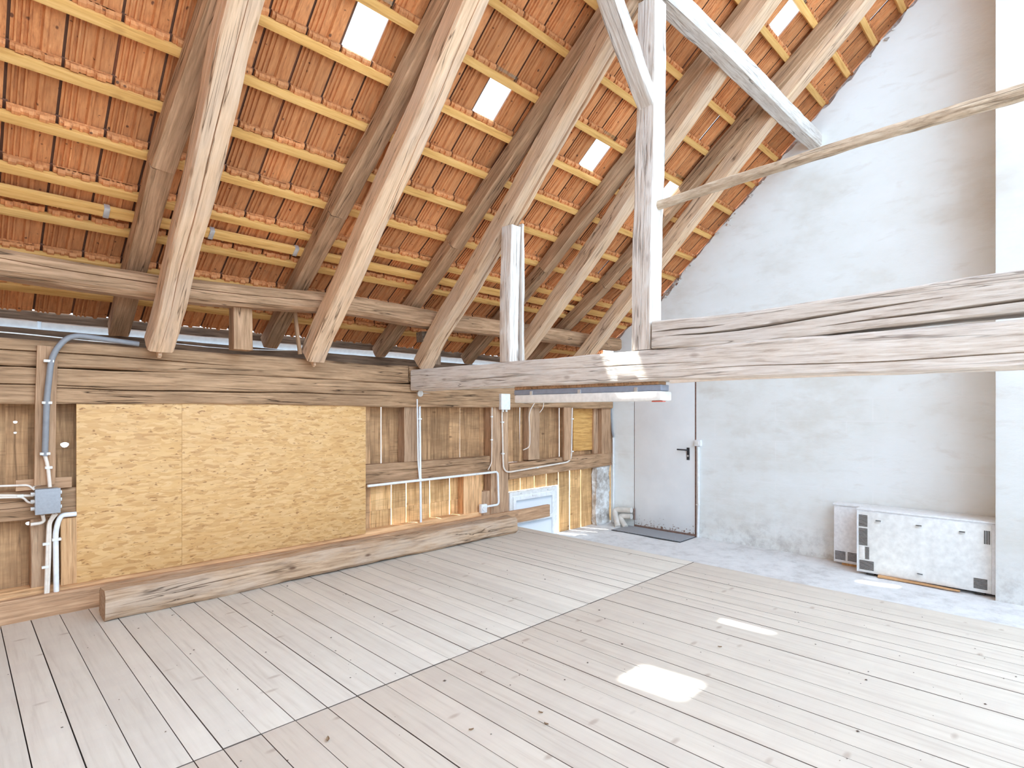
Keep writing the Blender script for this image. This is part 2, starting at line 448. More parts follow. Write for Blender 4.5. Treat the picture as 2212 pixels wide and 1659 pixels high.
# ------------------------------------------------------------------ SETTING: floors
FX1 = 4.72; JY = 2.40; KY = 4.77
fl = tag(empty('floor'), kind='structure')
xs = [-2.6]
known = [.07, .213, .359, .505, .66, .7665, .915]
x = -2.6
while x < .07-.1: x += .148; xs.append(x)
xs = xs[:-1]+known
x = .915
while x < FX1-.17:
    x += random.choice([.148, .152, .145, .15, .107, .155]); xs.append(x)
xs.append(FX1)
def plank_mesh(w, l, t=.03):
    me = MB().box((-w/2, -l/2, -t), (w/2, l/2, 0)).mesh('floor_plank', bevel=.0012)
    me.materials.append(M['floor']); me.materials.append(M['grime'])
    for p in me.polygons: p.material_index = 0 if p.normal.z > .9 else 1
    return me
for i in range(len(xs)-1):
    a, b = xs[i], xs[i+1]; w = b-a-random.choice([.002, .003, .003, .0045])
    for (y0, y1) in ((JY+.006, KY+.04), (-4.2, JY-.002)):
        ww = w; off = 0
        if y1 < JY and random.random() < .3: off = random.uniform(-.004, .004)
        link('floor_plank', plank_mesh(ww, y1-y0), M['floor'], fl, loc=((a+b)/2+off*.2, (y0+y1)/2, random.uniform(-.0015, .001)))
sub = MB().box((-2.6, -4.2, -.16), (FX1-.01, JY-.02, -.06)).box((-2.6, JY+.02, -.16), (FX1-.01, KY+.03, -.06)).box((FX1-.03, -4.2, ZC-.02), (FX1-.012, KY+.03, -.031))
sub.obj('floor_joist_layer', M['dark'], fl)
MB().box((-2.6, -4.2, -.058), (FX1-.012, KY+.03, -.034)).obj('subfloor', M['dark'], fl)
# concrete strip in front of the gable wall
cf = MB()
nx, ny = 24, 60
vs_, fs_ = [], []
for i in range(nx+1):
    for j in range(ny+1):
        X = FX1+.002+(GX+.28-FX1)*i/nx; Y = -4.2+(4.985+4.2)*j/ny
        vs_.append((X, Y, ZC+.008*noise.noise(Vector((X*2, Y*2, 0)))+.004*noise.noise(Vector((X*8, Y*8, 4)))))
for i in range(nx):
    for j in range(ny):
        k = i*(ny+1)+j; fs_.append((k, k+ny+1, k+ny+2, k+1))
n0 = len(vs_)
cf.add(vs_, fs_); cf.box((FX1+.002, -4.2, ZC-.2), (GX+.28, 4.985, ZC-.03))
o = cf.obj('floor', M['concrete'], smooth=True); tag(o, kind='structure')

# ------------------------------------------------------------------ SETTING: gable wall with the door opening
DY0, DY1, DZ1 = 3.513, 4.457, 1.78
def gable_outline():
    pts = []
    pts.append((-4.2, ZC-.1)); pts.append((DY0, ZC-.1)); pts.append((DY0, DZ1)); pts.append((DY1, DZ1)); pts.append((DY1, ZC-.1)); pts.append((4.86, ZC-.1))
    Y = 4.86; pts.append((4.86, 1.0))
    for z in (1.3, 1.6, 1.9, 2.15): pts.append((4.86+random.uniform(-.03, .01), z))
    while Y > -4.2:
        Y -= random.uniform(.02, .07)
        if Y < -4.2: break
        yy = Y if Y > RIDGE_Y else 2*RIDGE_Y-Y
        z = roof_z(yy)-.025-.10*abs(noise.noise(Vector((Y*5, 0, 2))))-.06*max(0, noise.noise(Vector((Y*1.7, 5, 2))))-random.uniform(0, .015)
        if 3.75 < Y < 4.15: z -= .05+random.uniform(0, .04)
        if Y < RIDGE_Y: z = roof_z(2*RIDGE_Y-Y) if False else roof_z(RIDGE_Y)-(RIDGE_Y-Y)*.9-.05
        pts.append((Y, z))
    pts.append((-4.2, roof_z(RIDGE_Y)-(RIDGE_Y+4.2)*.9-.05))
    return pts
bm = bmesh.new()
pl = gable_outline()
f0 = [bm.verts.new((GX, y, z)) for y, z in pl]
face = bm.faces.new(f0)
r = bmesh.ops.extrude_face_region(bm, geom=[face])
for v in [e for e in r['geom'] if isinstance(e, bmesh.types.BMVert)]: v.co.x += .28
bmesh.ops.triangulate(bm, faces=[f for f in bm.faces if len(f.verts) > 4])
bmesh.ops.recalc_face_normals(bm, faces=bm.faces)
me = bpy.data.meshes.new('wall_back'); bm.to_mesh(me); bm.free()
wb = tag(link('wall_back', me, M['plaster']), kind='structure')
mbd = MB(); ys_ = [4.86-.1*k for k in range(65)]  # added strip that blocks sky leaking between wall top and tiles
for a, b in zip(ys_[:-1], ys_[1:]):
    if b < RIDGE_Y: break
    za, zb = roof_z(a)+.02, roof_z(b)+.02
    mbd.add([(GX+.06, a, za-.2), (GX+.27, a, za-.2), (GX+.27, a, za), (GX+.06, a, za), (GX+.06, b, zb-.2), (GX+.27, b, zb-.2), (GX+.27, b, zb), (GX+.06, b, zb)],
            [(0, 1, 5, 4), (1, 2, 6, 5), (2, 3, 7, 6), (3, 0, 4, 7)])
mbd.box((GX+.02, 4.87, 1.4), (GX+.27, 5.3, 2.15)).obj('sky_leak_filler', M['rubble'], wb)
# loose rubble along the ragged top of the plaster
rb = MB()
for k in range(60):
    Y = random.uniform(3.7, 4.3) if k < 34 else random.uniform(1.2, 4.0)
    z = roof_z(Y)-random.uniform(.05, .11); s = random.uniform(.012, .04)
    vv = [(GX-.012+random.uniform(-1, 1)*s*.5, Y+random.uniform(-1, 1)*s, z+random.uniform(-1, 1)*s*.7) for _ in range(7)]
    b2 = bmesh.new()
    for q in vv: b2.verts.new(q)
    bmesh.ops.convex_hull(b2, input=b2.verts)
    b2.verts.ensure_lookup_table(); b2.verts.index_update()
    rb.add([v.co[:] for v in b2.verts], [[v.index for v in f.verts] for f in b2.faces]); b2.free()
o = rb.obj('plaster_rubble', M['rubble'], wb); o['kind'] = 'stuff'
# protruding masonry right of the heaters
PX, PY = 6.43, .469
o = MB().box((PX, -4.2, ZC-.1), (GX, PY, 6.1)).obj('wall_right', M['plaster'], bevel=.008); tag(o, kind='structure')
for nm, a, b in (('unseen_wall_front', (-2.9, -4.2, ZC-.1), (-2.75, 4.95, 5.2)), ('unseen_wall_rear', (-2.9, -4.45, ZC-.1), (GX+.28, -4.22, 1.1))):  # unseen walls, added and sized to shape the daylight
    o = MB().box(a, b).obj(nm, M['board' if nm == 'unseen_wall_front' else 'plaster'], bevel=.005); tag(o, kind='structure')
# masonry stub in the corner of the board wall
def lumpy(name, a, b, mat, seed, amp=.02, parent=None, div=8):
    bm = bmesh.new(); bmesh.ops.create_cube(bm, size=1)
    bmesh.ops.subdivide_edges(bm, edges=bm.edges, cuts=div, use_grid_fill=True)
    for v in bm.verts:
        c = Vector([a[i]+(b[i]-a[i])*(v.co[i]+.5) for i in range(3)])
        n_ = Vector((noise.noise(c*9+Vector((seed, 0, 0))), noise.noise(c*9+Vector((0, seed, 0))), noise.noise(c*9+Vector((0, 0, seed)))))
        n2 = Vector((noise.noise(c*25), noise.noise(c*25+Vector((5, 0, 0))), noise.noise(c*25+Vector((0, 9, 0)))))
        v.co = c+n_*amp+n2*amp*.5
    me = bpy.data.meshes.new(name); bm.to_mesh(me); bm.free(); me.shade_smooth()
    return link(name, me, mat, parent)
o = lumpy('trim_1', (6.62, 4.88, ZC-.05), (6.94, 4.97, .56), M['rubble'], 3, .03, div=14); tag(o, kind='structure')

# ------------------------------------------------------------------ SETTING: board wall under the eaves
BY = 4.975
wl = tag(empty('wall_left', (0, BY, 0)), kind='structure')
def bx_(px): return at(px, 0, Y=BY).x
HOLES = [(*(lambda p: (p.x, p.z))(at(px, py, Y=BY)), r_) for px, py, r_ in ((140, 961, .024), (33, 912, .011), (33, 935, .008), (873, 926, .006), (62, 1131, .016))]
def board(x0, x1, z0, z1, mat, tilt=0.):
    yj = random.uniform(0, .006)
    mb = MB(); x0b, x1b = x0+tilt, x1+tilt*.3
    mb.add([(x0b, yj, z0), (x1b, yj, z0), (x1b, .014+yj, z0), (x0b, .014+yj, z0), (x0, yj, z1), (x1, yj, z1), (x1, .014+yj, z1), (x0, .014+yj, z1)],
           [(0, 3, 2, 1), (4, 5, 6, 7), (0, 1, 5, 4), (1, 2, 6, 5), (2, 3, 7, 6), (3, 0, 4, 7)])
    hs = [h for h in HOLES if x0+h[2] < h[0] < x1-h[2] and z0 < h[1] < z1]
    if hs:
        from mathutils.geometry import delaunay_2d_cdt
        pts = [Vector((x0, z0)), Vector((x1, z0)), Vector((x1, z1)), Vector((x0, z1))]; ed = [(0, 1), (1, 2), (2, 3), (3, 0)]
        for (hx, hz, hr) in hs:
            n0 = len(pts)
            for k in range(12):
                a = 2*math.pi*k/12; pts.append(Vector((hx+hr*math.cos(a)*(1+.12*math.sin(3*a)), hz+hr*.75*math.sin(a))))
            ed += [(n0+k, n0+(k+1) % 12) for k in range(12)]
        v2, _, f2 = delaunay_2d_cdt(pts, ed, [], 0, 1e-5)[:3]
        f2 = [f for f in f2 if not any(math.hypot(sum(v2[i].x for i in f)/len(f)-h[0], (sum(v2[i].y for i in f)/len(f)-h[1])/.75) < h[2]*.95 for h in hs)]
        mb = MB(); nn_ = len(v2)
        cnt = {}
        for f in f2:
            for a, b in zip(f, f[1:]+f[:1]): cnt[(a, b)] = 1
        rim = [(a, b) for (a, b) in cnt if (b, a) not in cnt]
        mb.add([(v.x, yj, v.y) for v in v2]+[(v.x, .014+yj, v.y) for v in v2], [tuple(f) for f in f2]+[tuple(i+nn_ for i in f[::-1]) for f in f2]+[(b, a, a+nn_, b+nn_) for a, b in rim])
    me = mb.mesh('wall_board'); c = Vector(((x0+x1)/2, 0, z0))
    for v in me.vertices: v.co -= c
    o = link('wall_board', me, mat); o.parent = wl; o.location = c
    return o
def run(seams, z0, z1, mat, bright, gapn=.004, gapb=.008):
    for i in range(len(seams)-1):
        l_ = (seams[i]-CX)/FPX; g = gapb-.004+.011*(1+l_)/(1-l_)+random.uniform(-.001, .002) if seams[i] in bright else gapn
        board(bx_(seams[i])+g, bx_(seams[i+1])-.0006, z0, z1, mat, tilt=random.uniform(-.004, .004) if seams[i] in bright else 0)
# left of the OSB, seen beside the plank with the conduit
def seams_between(x0, x1, w):
    "px positions of seams for a regular run of boards between two X"
    out = []; X = x0
    while X < x1-.08:
        out.append(X); X += random.uniform(.85, 1.15)*w
    out.append(x1); return out
def runX(sx, z0, z1, mat, gaps=()):
    for i in range(len(sx)-1):
        board(sx[i], sx[i+1], z0, z1, mat)
XO1 = bx_(800)
runX([-2.6+.2*k for k in range(14) if -2.6+.2*k < bx_(12)-.05]+[bx_(12), bx_(60), bx_(100), bx_(160), bx_(240), bx_(330), bx_(430), bx_(520), bx_(620), bx_(720), XO1], .72, 1.56, M['board'])
runX(seams_between(-2.6, XO1, .19), -.30, .718, M['board'], gaps=(3,))
run([800, 823, 842, 861, 884, 930, 970, 993, 1008, 1036, 1062, 1093, 1109, 1123, 1146, 1165, 1186, 1208, 1219, 1240, 1262, 1285, 1330], .72, 1.56, M['board'], (823, 993, 1093, 1123, 1208))
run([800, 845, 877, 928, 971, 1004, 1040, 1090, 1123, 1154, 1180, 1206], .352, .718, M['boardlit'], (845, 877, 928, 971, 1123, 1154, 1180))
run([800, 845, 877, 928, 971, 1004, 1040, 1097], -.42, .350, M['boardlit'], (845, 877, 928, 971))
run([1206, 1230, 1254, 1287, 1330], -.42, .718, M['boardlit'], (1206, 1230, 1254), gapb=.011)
# ------------------------------------------------------------------ SETTING: window in the board wall
wX0, wX1, wZ1, wZ0 = at(1099, 0, Y=4.93).x, at(1202, 0, Y=4.93).x, .35, -.42
wn = tag(empty('window_1', ((wX0+wX1)/2, 4.93, wZ0)), kind='structure')
def loc_to(o, par):
    o.parent = par; o.matrix_parent_inverse = Matrix.Translation(-Vector(par.location)); return o
def fr(x0, x1, z0, z1, y0, y1, w, name, mat, par, mid=None):
    mb = MB().box((x0, y0, z0), (x0+w, y1, z1)).box((x1-w, y0, z0), (x1, y1, z1)).box((x0+w, y0, z1-w), (x1-w, y1, z1)).box((x0+w, y0, z0), (x1-w, y1, z0+w))
    if mid is not None: mb.box((x0+w, y0, mid-w/2), (x1-w, y1, mid+w/2))
    return loc_to(mb.obj(name, mat, bevel=.003), par)
fr(wX0, wX1, wZ0, wZ1, 4.915, 4.965, .055, 'outer_frame', M['offwhite'], wn)
fr(wX0+.06, wX1-.06, wZ0+.06, wZ1-.06, 4.905, 4.945, .05, 'sash', M['white'], wn, mid=-.03)
for (z0, z1) in ((wZ0+.11, -.055), (-.005, wZ1-.11)):
    loc_to(MB().box((wX0+.108, 4.922, z0), (wX1-.108, 4.928, z1)).obj('pane', M['frosted']), wn)
for X in (wX0+.2, wX1-.2):
    loc_to(MB().tube([(X, 4.914, wZ1-.027), (X, 4.908, wZ1-.027)], .009, 8).obj('screw', M['steel']), wn)
loc_to(MB().box((wX0+.40, 4.893, wZ1-.085), (wX0+.47, 4.906, wZ1-.06)).obj('latch', M['offwhite'], bevel=.002), wn)

# ------------------------------------------------------------------ SETTING: roof = tiles + battens
ce = tag(empty('ceiling', (0, 0, 0)), kind='structure')
TW = .222; TX0 = .202-TW*16
prof = [(0, 0), (.06, 0), (.075, -12), (.115, -12), (.13, 0), (.18, 0), (.195, -12), (.235, -12), (.25, 0), (.30, 0), (.315, -11), (.355, -11), (.37, 0),
        (.53, 0), (.57, -17), (.65, -17), (.69, 0), (.94, 0)]
def tile_mesh(glassy=False):
    "local x = width, y = down the slope 0..1 (scaled by the object), z = outwards"
    mb = MB(); n = len(prof); T = .013; W = TW
    lo = [(p[0]*W, p[1]*.001) for p in prof]
    if glassy: lo = [(0, 0), (.06*W, 0), (.1*W, -.006), (.14*W, 0), (.94*W, 0)]; n = len(lo)
    vs = []
    for y in (0., 1.):
        vs += [(x, y, z) for x, z in lo] + [(x, y, T if k not in () else T) for k, (x, z) in enumerate(lo)]
    fs = []
    for k in range(n-1):
        fs.append((k, k+1, 2*n+k+1, 2*n+k)); fs.append((n+k, 3*n+k, 3*n+k+1, n+k+1)); fs.append((k, n+k, n+k+1, k+1)); fs.append((2*n+k, 2*n+k+1, 3*n+k+1, 3*n+k))
    fs.append((0, 2*n, 3*n, n)); fs.append((n-1, 2*n-1, 4*n-1, 3*n-1))
    mb.add(vs, fs)
    mb.box((.93*W, 0, .013), (1.03*W, 1, .026))                # side lap that closes the joint
    if not glassy:
        # thick rounded head with hanging nibs, and the cross rib at the tail
        for (a, b, d) in ((.01, .93, .018), (.10, .26, .034), (.42, .50, .026), (.62, .80, .034)):
            x0, x1 = a*W, b*W; mb.add([(x0, 0, -d*.5), (x1, 0, -d*.5), (x1, .10, -d*.35), (x0, .10, -d*.35), (x0, .03, -d), (x1, .03, -d), (x1, .08, -d), (x0, .08, -d), (x0, 0, .001), (x1, 0, .001), (x1, .11, .001), (x0, .11, .001)], [(0, 4, 5, 1), (4, 7, 6, 5), (7, 3, 2, 6), (3, 11, 10, 2), (0, 1, 9, 8), (0, 8, 11, 3), (0, 3, 7, 4), (1, 5, 6, 2), (1, 2, 10, 9)])
        mb.box((.02*W, .90, -.006), (.94*W, .915, .001))
    else:
        mb.box((.05*W, 0, -.012), (.9*W, .05, .001))
    return mb.mesh('glass_tile' if glassy else 'roof_tile')
tm = tile_mesh(); tm.materials.append(M['tile']); tm.materials.append(M['joint_shade'])
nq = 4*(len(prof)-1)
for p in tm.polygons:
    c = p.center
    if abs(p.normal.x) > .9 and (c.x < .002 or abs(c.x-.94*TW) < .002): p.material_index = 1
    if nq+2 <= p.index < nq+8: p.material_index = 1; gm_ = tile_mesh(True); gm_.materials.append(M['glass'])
GLASS = {(8, 7), (8, 12), (8, 18), (8, 24), (13, 23)}      # (row index, tile index)
tiles = []
for ri in range(1, len(ROWS)+1):
    # tile whose head hangs on batten ri and whose tail covers batten ri-1
    pass
def row_frame(i):
    Yh = ROWS[i]; Yt = ROWS[i-1] if i > 0 else ROWS[0]+.22
    n_h, n_t = roof_n(Yh-.03), roof_n(Yt)
    head = Vector((0, Yh, roof_z(Yh)))-roof_dir(Yh-.03)*.062+n_h*.028
    if i > 0: tail = Vector((0, Yt, roof_z(Yt)))+roof_dir(Yt)*.0+n_t*.052
    else: tail = Vector((0, Yt, roof_z(Yt)))+n_t*.040
    y = tail-head; L = y.length; y.normalize(); z = Vector((1, 0, 0)).cross(y).normalized()
    return head, y, z, L
allt = []
for i in range(len(ROWS)):
    head, y, z, L = row_frame(i)
    for k in range(-13, 32):
        X = .202+TW*k
        if X+TW > GX+.26: continue
        wobr = random.uniform(-.003, .003); j = random.uniform(-.0025, .0025)
        m4 = Matrix(((1, y.x*L, z.x, X), (0, y.y*L, z.y, head.y+j), (0, y.z*L, z.z, head.z+wobr), (0, 0, 0, 1)))
        c = m4 @ Vector((TW/2, .5, 0))
        ps = [proj(m4 @ Vector(q)) for q in ((0, 0, 0), (TW, 0, 0), (TW, 1, 0), (0, 1, 0))]
        area = 0
        if all(ps) and all(-20 < p[0] < 2232 and -20 < p[1] < 1679 for p in ps) and (X < GX-.05):
            for a in range(4):
                b = (a+1) % 4; area += ps[a][0]*ps[b][1]-ps[b][0]*ps[a][1]
            area = abs(area)/2
        if (i, k) in GLASS:
            link('glass_tile', gm_, None, ce, M4=m4)
        else: allt.append((area, m4))
allt.sort(key=lambda e: -e[0])
for area, m4 in allt[:300]: link('roof_tile', tm, None, ce, M4=m4)
V0 = np.array([v.co[:] for v in tm.vertices]); F0 = [tuple(p.vertices) for p in tm.polygons]
Vs, Fs = [], []
for q, (area, m4) in enumerate(allt[300:]):
    A = np.array(m4); Vs.append(V0 @ A[:3, :3].T+A[:3, 3]); Fs += [tuple(a+q*len(V0) for a in f) for f in F0]
me = bpy.data.meshes.new('roof_tile_field'); me.from_pydata(np.concatenate(Vs).tolist(), [], Fs); me.update()
me.materials.append(M['tile']); me.materials.append(M['joint_shade'])
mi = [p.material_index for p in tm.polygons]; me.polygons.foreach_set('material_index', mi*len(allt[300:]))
o = link('roof_tile_field', me, M['tile'], ce); o['kind'] = 'stuff'
# battens
for i, Y in enumerate(ROWS):
    mb = MB(); d = roof_dir(Y); n_ = roof_n(Y); hw, hh = .027, .021
    c = Vector((0, Y, roof_z(Y)))
    nseg = 1
    L0, L1 = -2.9, GX-.02
    sags = [(L0, 0), (L1, 0)]
    vs, fs = [], []
    for (X, s) in sags:
        for (a, b) in ((-1, -1), (1, -1), (1, 1), (-1, 1)):
            p = d*a*hw+n_*b*hh; vs.append((X, p.y, p.z))
    fs = [(0, 1, 5, 4), (1, 2, 6, 5), (2, 3, 7, 6), (3, 0, 4, 7), (0, 3, 2, 1), (4, 5, 6, 7)]
    mb.add(vs, fs); me = mb.mesh('batten', bevel=.002)
    link('batten', me, M['batten'], ce, loc=(0, c.y, c.z+random.uniform(-.002, .002)))
# snow-guard batten with metal straps
Yb = 4.462; d = roof_dir(Yb); n_ = roof_n(Yb)
c = Vector((0, Yb, roof_z(Yb)-.012))
mb = MB(); vs = []
for X in (-2.9, GX-.02):
    for (a, b) in ((-1, -1), (1, -1), (1, 1), (-1, 1)):
        p = d*a*.036+n_*b*.016; vs.append((X, p.y, p.z))
mb.add(vs, [(0, 1, 5, 4), (1, 2, 6, 5), (2, 3, 7, 6), (3, 0, 4, 7), (0, 3, 2, 1), (4, 5, 6, 7)])
link('batten', mb.mesh('batten', bevel=.002), M['batten'], ce, loc=c)
for px in (228, 455, 638, 790, 919):
    # follow the batten to the strap
    best = min((abs(proj((X, Yb, c.z))[0]-px), X) for X in np.arange(0, 6.5, .01))[1]
    mb = MB(); vs = []
    for X in (-.016, .016):
        for (a, b) in ((-1, -1), (1, -1), (1, 1), (-1, 1)):
            p = d*a*.040+n_*b*.022; vs.append((X, p.y, p.z))
    mb.add(vs, [(0, 1, 5, 4), (1, 2, 6, 5), (2, 3, 7, 6), (3, 0, 4, 7), (0, 3, 2, 1), (4, 5, 6, 7)])
    link('metal_strap', mb.mesh('metal_strap', bevel=.002), M['steel'], ce, loc=(best, c.y, c.z))

# ------------------------------------------------------------------ TIMBER: rafters and struts
SX = [1.07, 2.25, 3.43, 4.70, 5.85]
RX = [.92, 2.09, 3.26, 4.50, 5.60]
near = ['nearest the camera at left', 'second from the left', 'third from left, at tie beam end', 'fourth from left, behind tall post', 'last before the white gable wall']
for k, X in enumerate(RX+[-.25]):
    lab = ('old outer rafter right under the battens, '+['first from the left', 'second from the left', 'third from the left', 'fourth from the left', 'nearest to the gable'][k]) if k < 5 else None
    e = empty('rafter', (X, 5.3, 2.0))
    tag(e, lab or 'old outer rafter left of the picture under the tiles', 'rafter', 'outer rafters under the battens')
    drop = .028+.065
    pa = Vector((X, 5.30, roof_z(5.30)-drop)); pb = Vector((X, 4.01, roof_z(4.01)-drop-.005)); pc = Vector((X+.66, -1.5, roof_z(-1.5)-drop-.02))
    beam('rafter_foot', pa, pb, .13, .13, M['old'], parent=e, wob=.008)
    beam('rafter_shaft', pb-(pc-pb).normalized()*.005, pc, .13, .13, M['old'], parent=e, wob=.012, step=.07)
crk = {0: ((1, .0, .55, -.2, .1, .02, .004), (0, .1, .8, .2, -.2, .012, .003)), 1: ((1, .2, 1., .2, .0, .02, .004),), 2: ((1, 0, .9, .35, .35, .05, .012), (0, .2, .6, 0, 0, .012, .003)), 3: ((0, .0, .7, .1, -.1, .02, .003),), 4: ((1, .1, .9, .1, .2, .015, .003),)}
for k, X in enumerate(SX):
    foot = Vector((X, 4.73, 1.845)); top = Vector((X+(.03 if k else 0), 1.25, 6.55-1.25))
    if k == 4: foot = Vector((5.80, 4.73, 1.845)); top = Vector((5.97, 1.25, 5.3))
    if k == 3: foot = Vector((4.66, 4.73, 1.845)); top = Vector((4.80, 1.25, 5.3))
    e = empty('strut', foot)
    tag(e, 'stout hewn roof strut off the wall plate, '+near[k], 'strut', 'inclined roof struts on the wall plate')
    beam('strut_shaft', foot, top, .165, .17, M['strut'], parent=e, wob=.03, chamf=.16, cracks=crk[k], step=.05)
    # birdsmouth peg under the foot
    beam('tenon', foot+Vector((.0, .03, .0)), foot+Vector((.0, -.02, -.09)), .045, .07, M['strut'], parent=e, wob=.0, chamf=.2, taper=(1, .45), step=.02, rough=.002)

# purlins
beam('purlin', (-2.6, 4.60, 2.23), (GX-.25, 4.60, 2.31), .19, .17, M['old'], 'long rounded low purlin crossing behind the struts above the wall plate', 'beam', chamf=.35, wob=.04, cracks=((0, .2, .6, -.3, .1, .015, .003),))
beam('purlin', (-2.6, 2.03, 4.10), (GX+.05, 2.07, 4.44), .15, .16, M['pale'], 'thick upper purlin running from the tall post into the gable wall', 'beam', chamf=.22, wob=.02)
# truss with tie beam
TBX = 3.41
beam('tie_beam', (TBX, 4.78, 1.675), (TBX, -4.1, 1.62), .20, .215, M['pale'], 'long pale hewn tie beam spanning from the board wall to the right edge', 'beam', chamf=.12, wob=.015, taper=(.98, 1.02),
     cracks=((0, .04, .2, .3, .1, .015, .003), (0, .22, .36, -.2, -.05, .015, .003), (0, .33, .62, .35, .45, .02, .004)))
beam('upper_beam', (TBX, 1.99, 1.870), (TBX, -4.1, 1.875), .19, .185, M['pale'], 'cracked pale beam lying on the tie beam right of the tall post', 'beam', chamf=.1, wob=.03,
     cracks=((0, .0, .08, -.15, -.35, .04, .006), (0, .02, .25, .2, -.2, .05, .009), (0, .17, .55, .55, .15, .05, .009)))
beam('tall_post', (TBX-.01, 2.085, 1.775), (TBX+.0, 2.045, 4.16), .15, .145, M['pale'], 'tall pale post standing on the tie beam under the upper purlin', 'post', chamf=.08, wob=.012, cracks=((3, .1, .9, .5, .6, .02, .004), (0, .0, .6, .0, .3, .012, .003)))
beam('short_post', (TBX, 3.45, 1.78), (TBX+.01, 3.43, 2.95), .11, .13, M['pale'], 'shorter weathered post on the tie beam under the third strut', 'post', chamf=.1, wob=.012, cracks=((0, .0, .9, .3, .1, .02, .004),))
beam('plank_offcut', (TBX+.085, 3.38, 1.78), (TBX+.085, 3.38, 2.98), .03, .05, M['pale'], 'thin grey offcut board fixed to the side of the shorter post', 'board', chamf=.1, wob=.004)
beam('knee_brace', (TBX-.02, 2.055, 3.44), (TBX-.78, 2.03, 4.19), .12, .11, M['pale'], 'pale knee brace rising from the tall post up to the left', 'brace', chamf=.1, wob=.01)
beam('pole', (TBX-.01, 2.02, 2.76), (TBX+.02, -4.0, 2.82), .066, .066, M['pole'], 'round peeled pole running from the tall post to the right edge', 'pole', round_=True, wob=.03, rough=.004, taper=(.88, 1.25), step=.03)

# wall plates
beam('wall_plate', (-2.6, 4.90, 1.755), (3.30, 4.90, 1.735), .19, .175, M['plate'], 'upper hewn wall plate under the strut feet, left of the tie beam', 'beam', chamf=.14, wob=.02,
     cracks=((0, .42, .72, -.2, .1, .03, .006), (0, .66, .95, .2, -.1, .025, .005), (0, .1, .5, .1, .2, .02, .004)))
beam('wall_plate', (3.32, 4.90, 1.735), (GX-.03, 4.90, 1.75), .18, .17, M['plate'], 'upper wall plate behind the tie beam near the gable', 'beam', chamf=.14, wob=.02)
beam('lower_wall_plate', (-2.6, 4.90, 1.535), (GX-.03, 4.90, 1.52), .19, .235, M['plate'], 'lower wall plate with long cracks directly above the strand board', 'beam', chamf=.1, wob=.02,
     cracks=((0, .30, .60, .1, .1, .035, .007), (0, .22, .36, -.2, .0, .025, .005), (0, .55, .66, -.3, -.2, .025, .005)))

# short props between plate and low purlin
beam('prop', (at(520, 0, Y=4.66).x, 4.66, 1.84), (at(520, 0, Y=4.66).x, 4.66, 2.19), .14, .12, M['old'], 'short square prop under the low purlin between first and second strut', 'post', chamf=.08, wob=.006)
beam('prop', (at(920, 0, Y=4.68).x+.1, 4.68, 1.84), (at(920, 0, Y=4.68).x+.1, 4.68, 2.06), .10, .11, M['dark'], 'dark short prop tucked behind the foot of the third strut', 'post', chamf=.08, wob=.006)
beam('corbel_block', (at(903, 0, Y=4.68).x, 4.66, 2.11), (at(950, 0, Y=4.68).x+.05, 4.66, 2.14), .10, .10, M['dark'], 'dark wedge block under the low purlin by the third strut', 'block', chamf=.08, wob=.006)
beam('lath', (at(640, 0, Y=4.68).x, 4.70, 2.20), (at(652, 0, Y=4.68).x, 4.72, 1.85), .03, .02, M['old'], 'thin slanting lath left of the second strut foot', 'lath', chamf=.1, wob=.002)

# eaves behind the plates
beam('eaves_beam', (-2.6, 5.42, 2.06), (GX-.03, 5.42, 2.06), .06, .075, M['dark'], 'dark eaves board just under the lowest tiles', 'beam', wob=.008)
beam('eaves_beam', (-2.6, 5.42, 1.905), (GX-.03, 5.42, 1.905), .08, .10, M['dark'], 'dark lower eaves timber behind the wall plate', 'beam', wob=.008)
e = MB(); gp_ = []
for k in range(9):
    a = math.pi*k/8; gp_.append((5.62-.075*math.cos(a), 2.10-.13*math.sin(a)))
gv = [(X, y, z) for X in (-2.6, GX+.2) for (y, z) in gp_]+[(X, 5.62-.078*math.cos(math.pi*k/8), 2.10-.135*math.sin(math.pi*k/8)) for X in (-2.6, GX+.2) for k in range(9)]
e.add(gv, [(k, k+1, 9+k+1, 9+k) for k in range(8)]+[(18+k, 27+k, 27+k+1, 18+k+1) for k in range(8)]+[(0, 9, 27, 18), (8, 26, 35, 17)])
o = e.obj('gutter', M['zinc'], smooth=True, angle=60); tag(o, 'zinc eaves gutter seen through the gap behind the wall plate', 'gutter')
box_thing('added_backing_board', (-2.6, 5.022, 1.42), (GX-.03, 5.037, 1.83), M['dark']); tag(C.objects[-1], 'added dark board outside the wall plates, hiding the sky in their gap', 'board')  # added to stop sky showing as a white sliver between the plates
o = MB().box((-2.6, 5.04, 1.80), (GX-.05, 5.46, 1.83)).obj('ledge_board', M['dark'], bevel=.003); tag(o, 'dark ledge board behind the wall plate at the eaves', 'board')
EX = [at(p, 0, Y=5.40).x for p in (85, 590, 790, 960, 1100)]
for q, X in enumerate(EX[:1]):
    box_thing('eaves_bracket', (X-.012, 5.40, 1.955), (X+.012, 5.43, 2.024), M['steel']); tag(C.objects[-1], 'small bracket crossing the bright eaves gap at the far left', 'bracket')

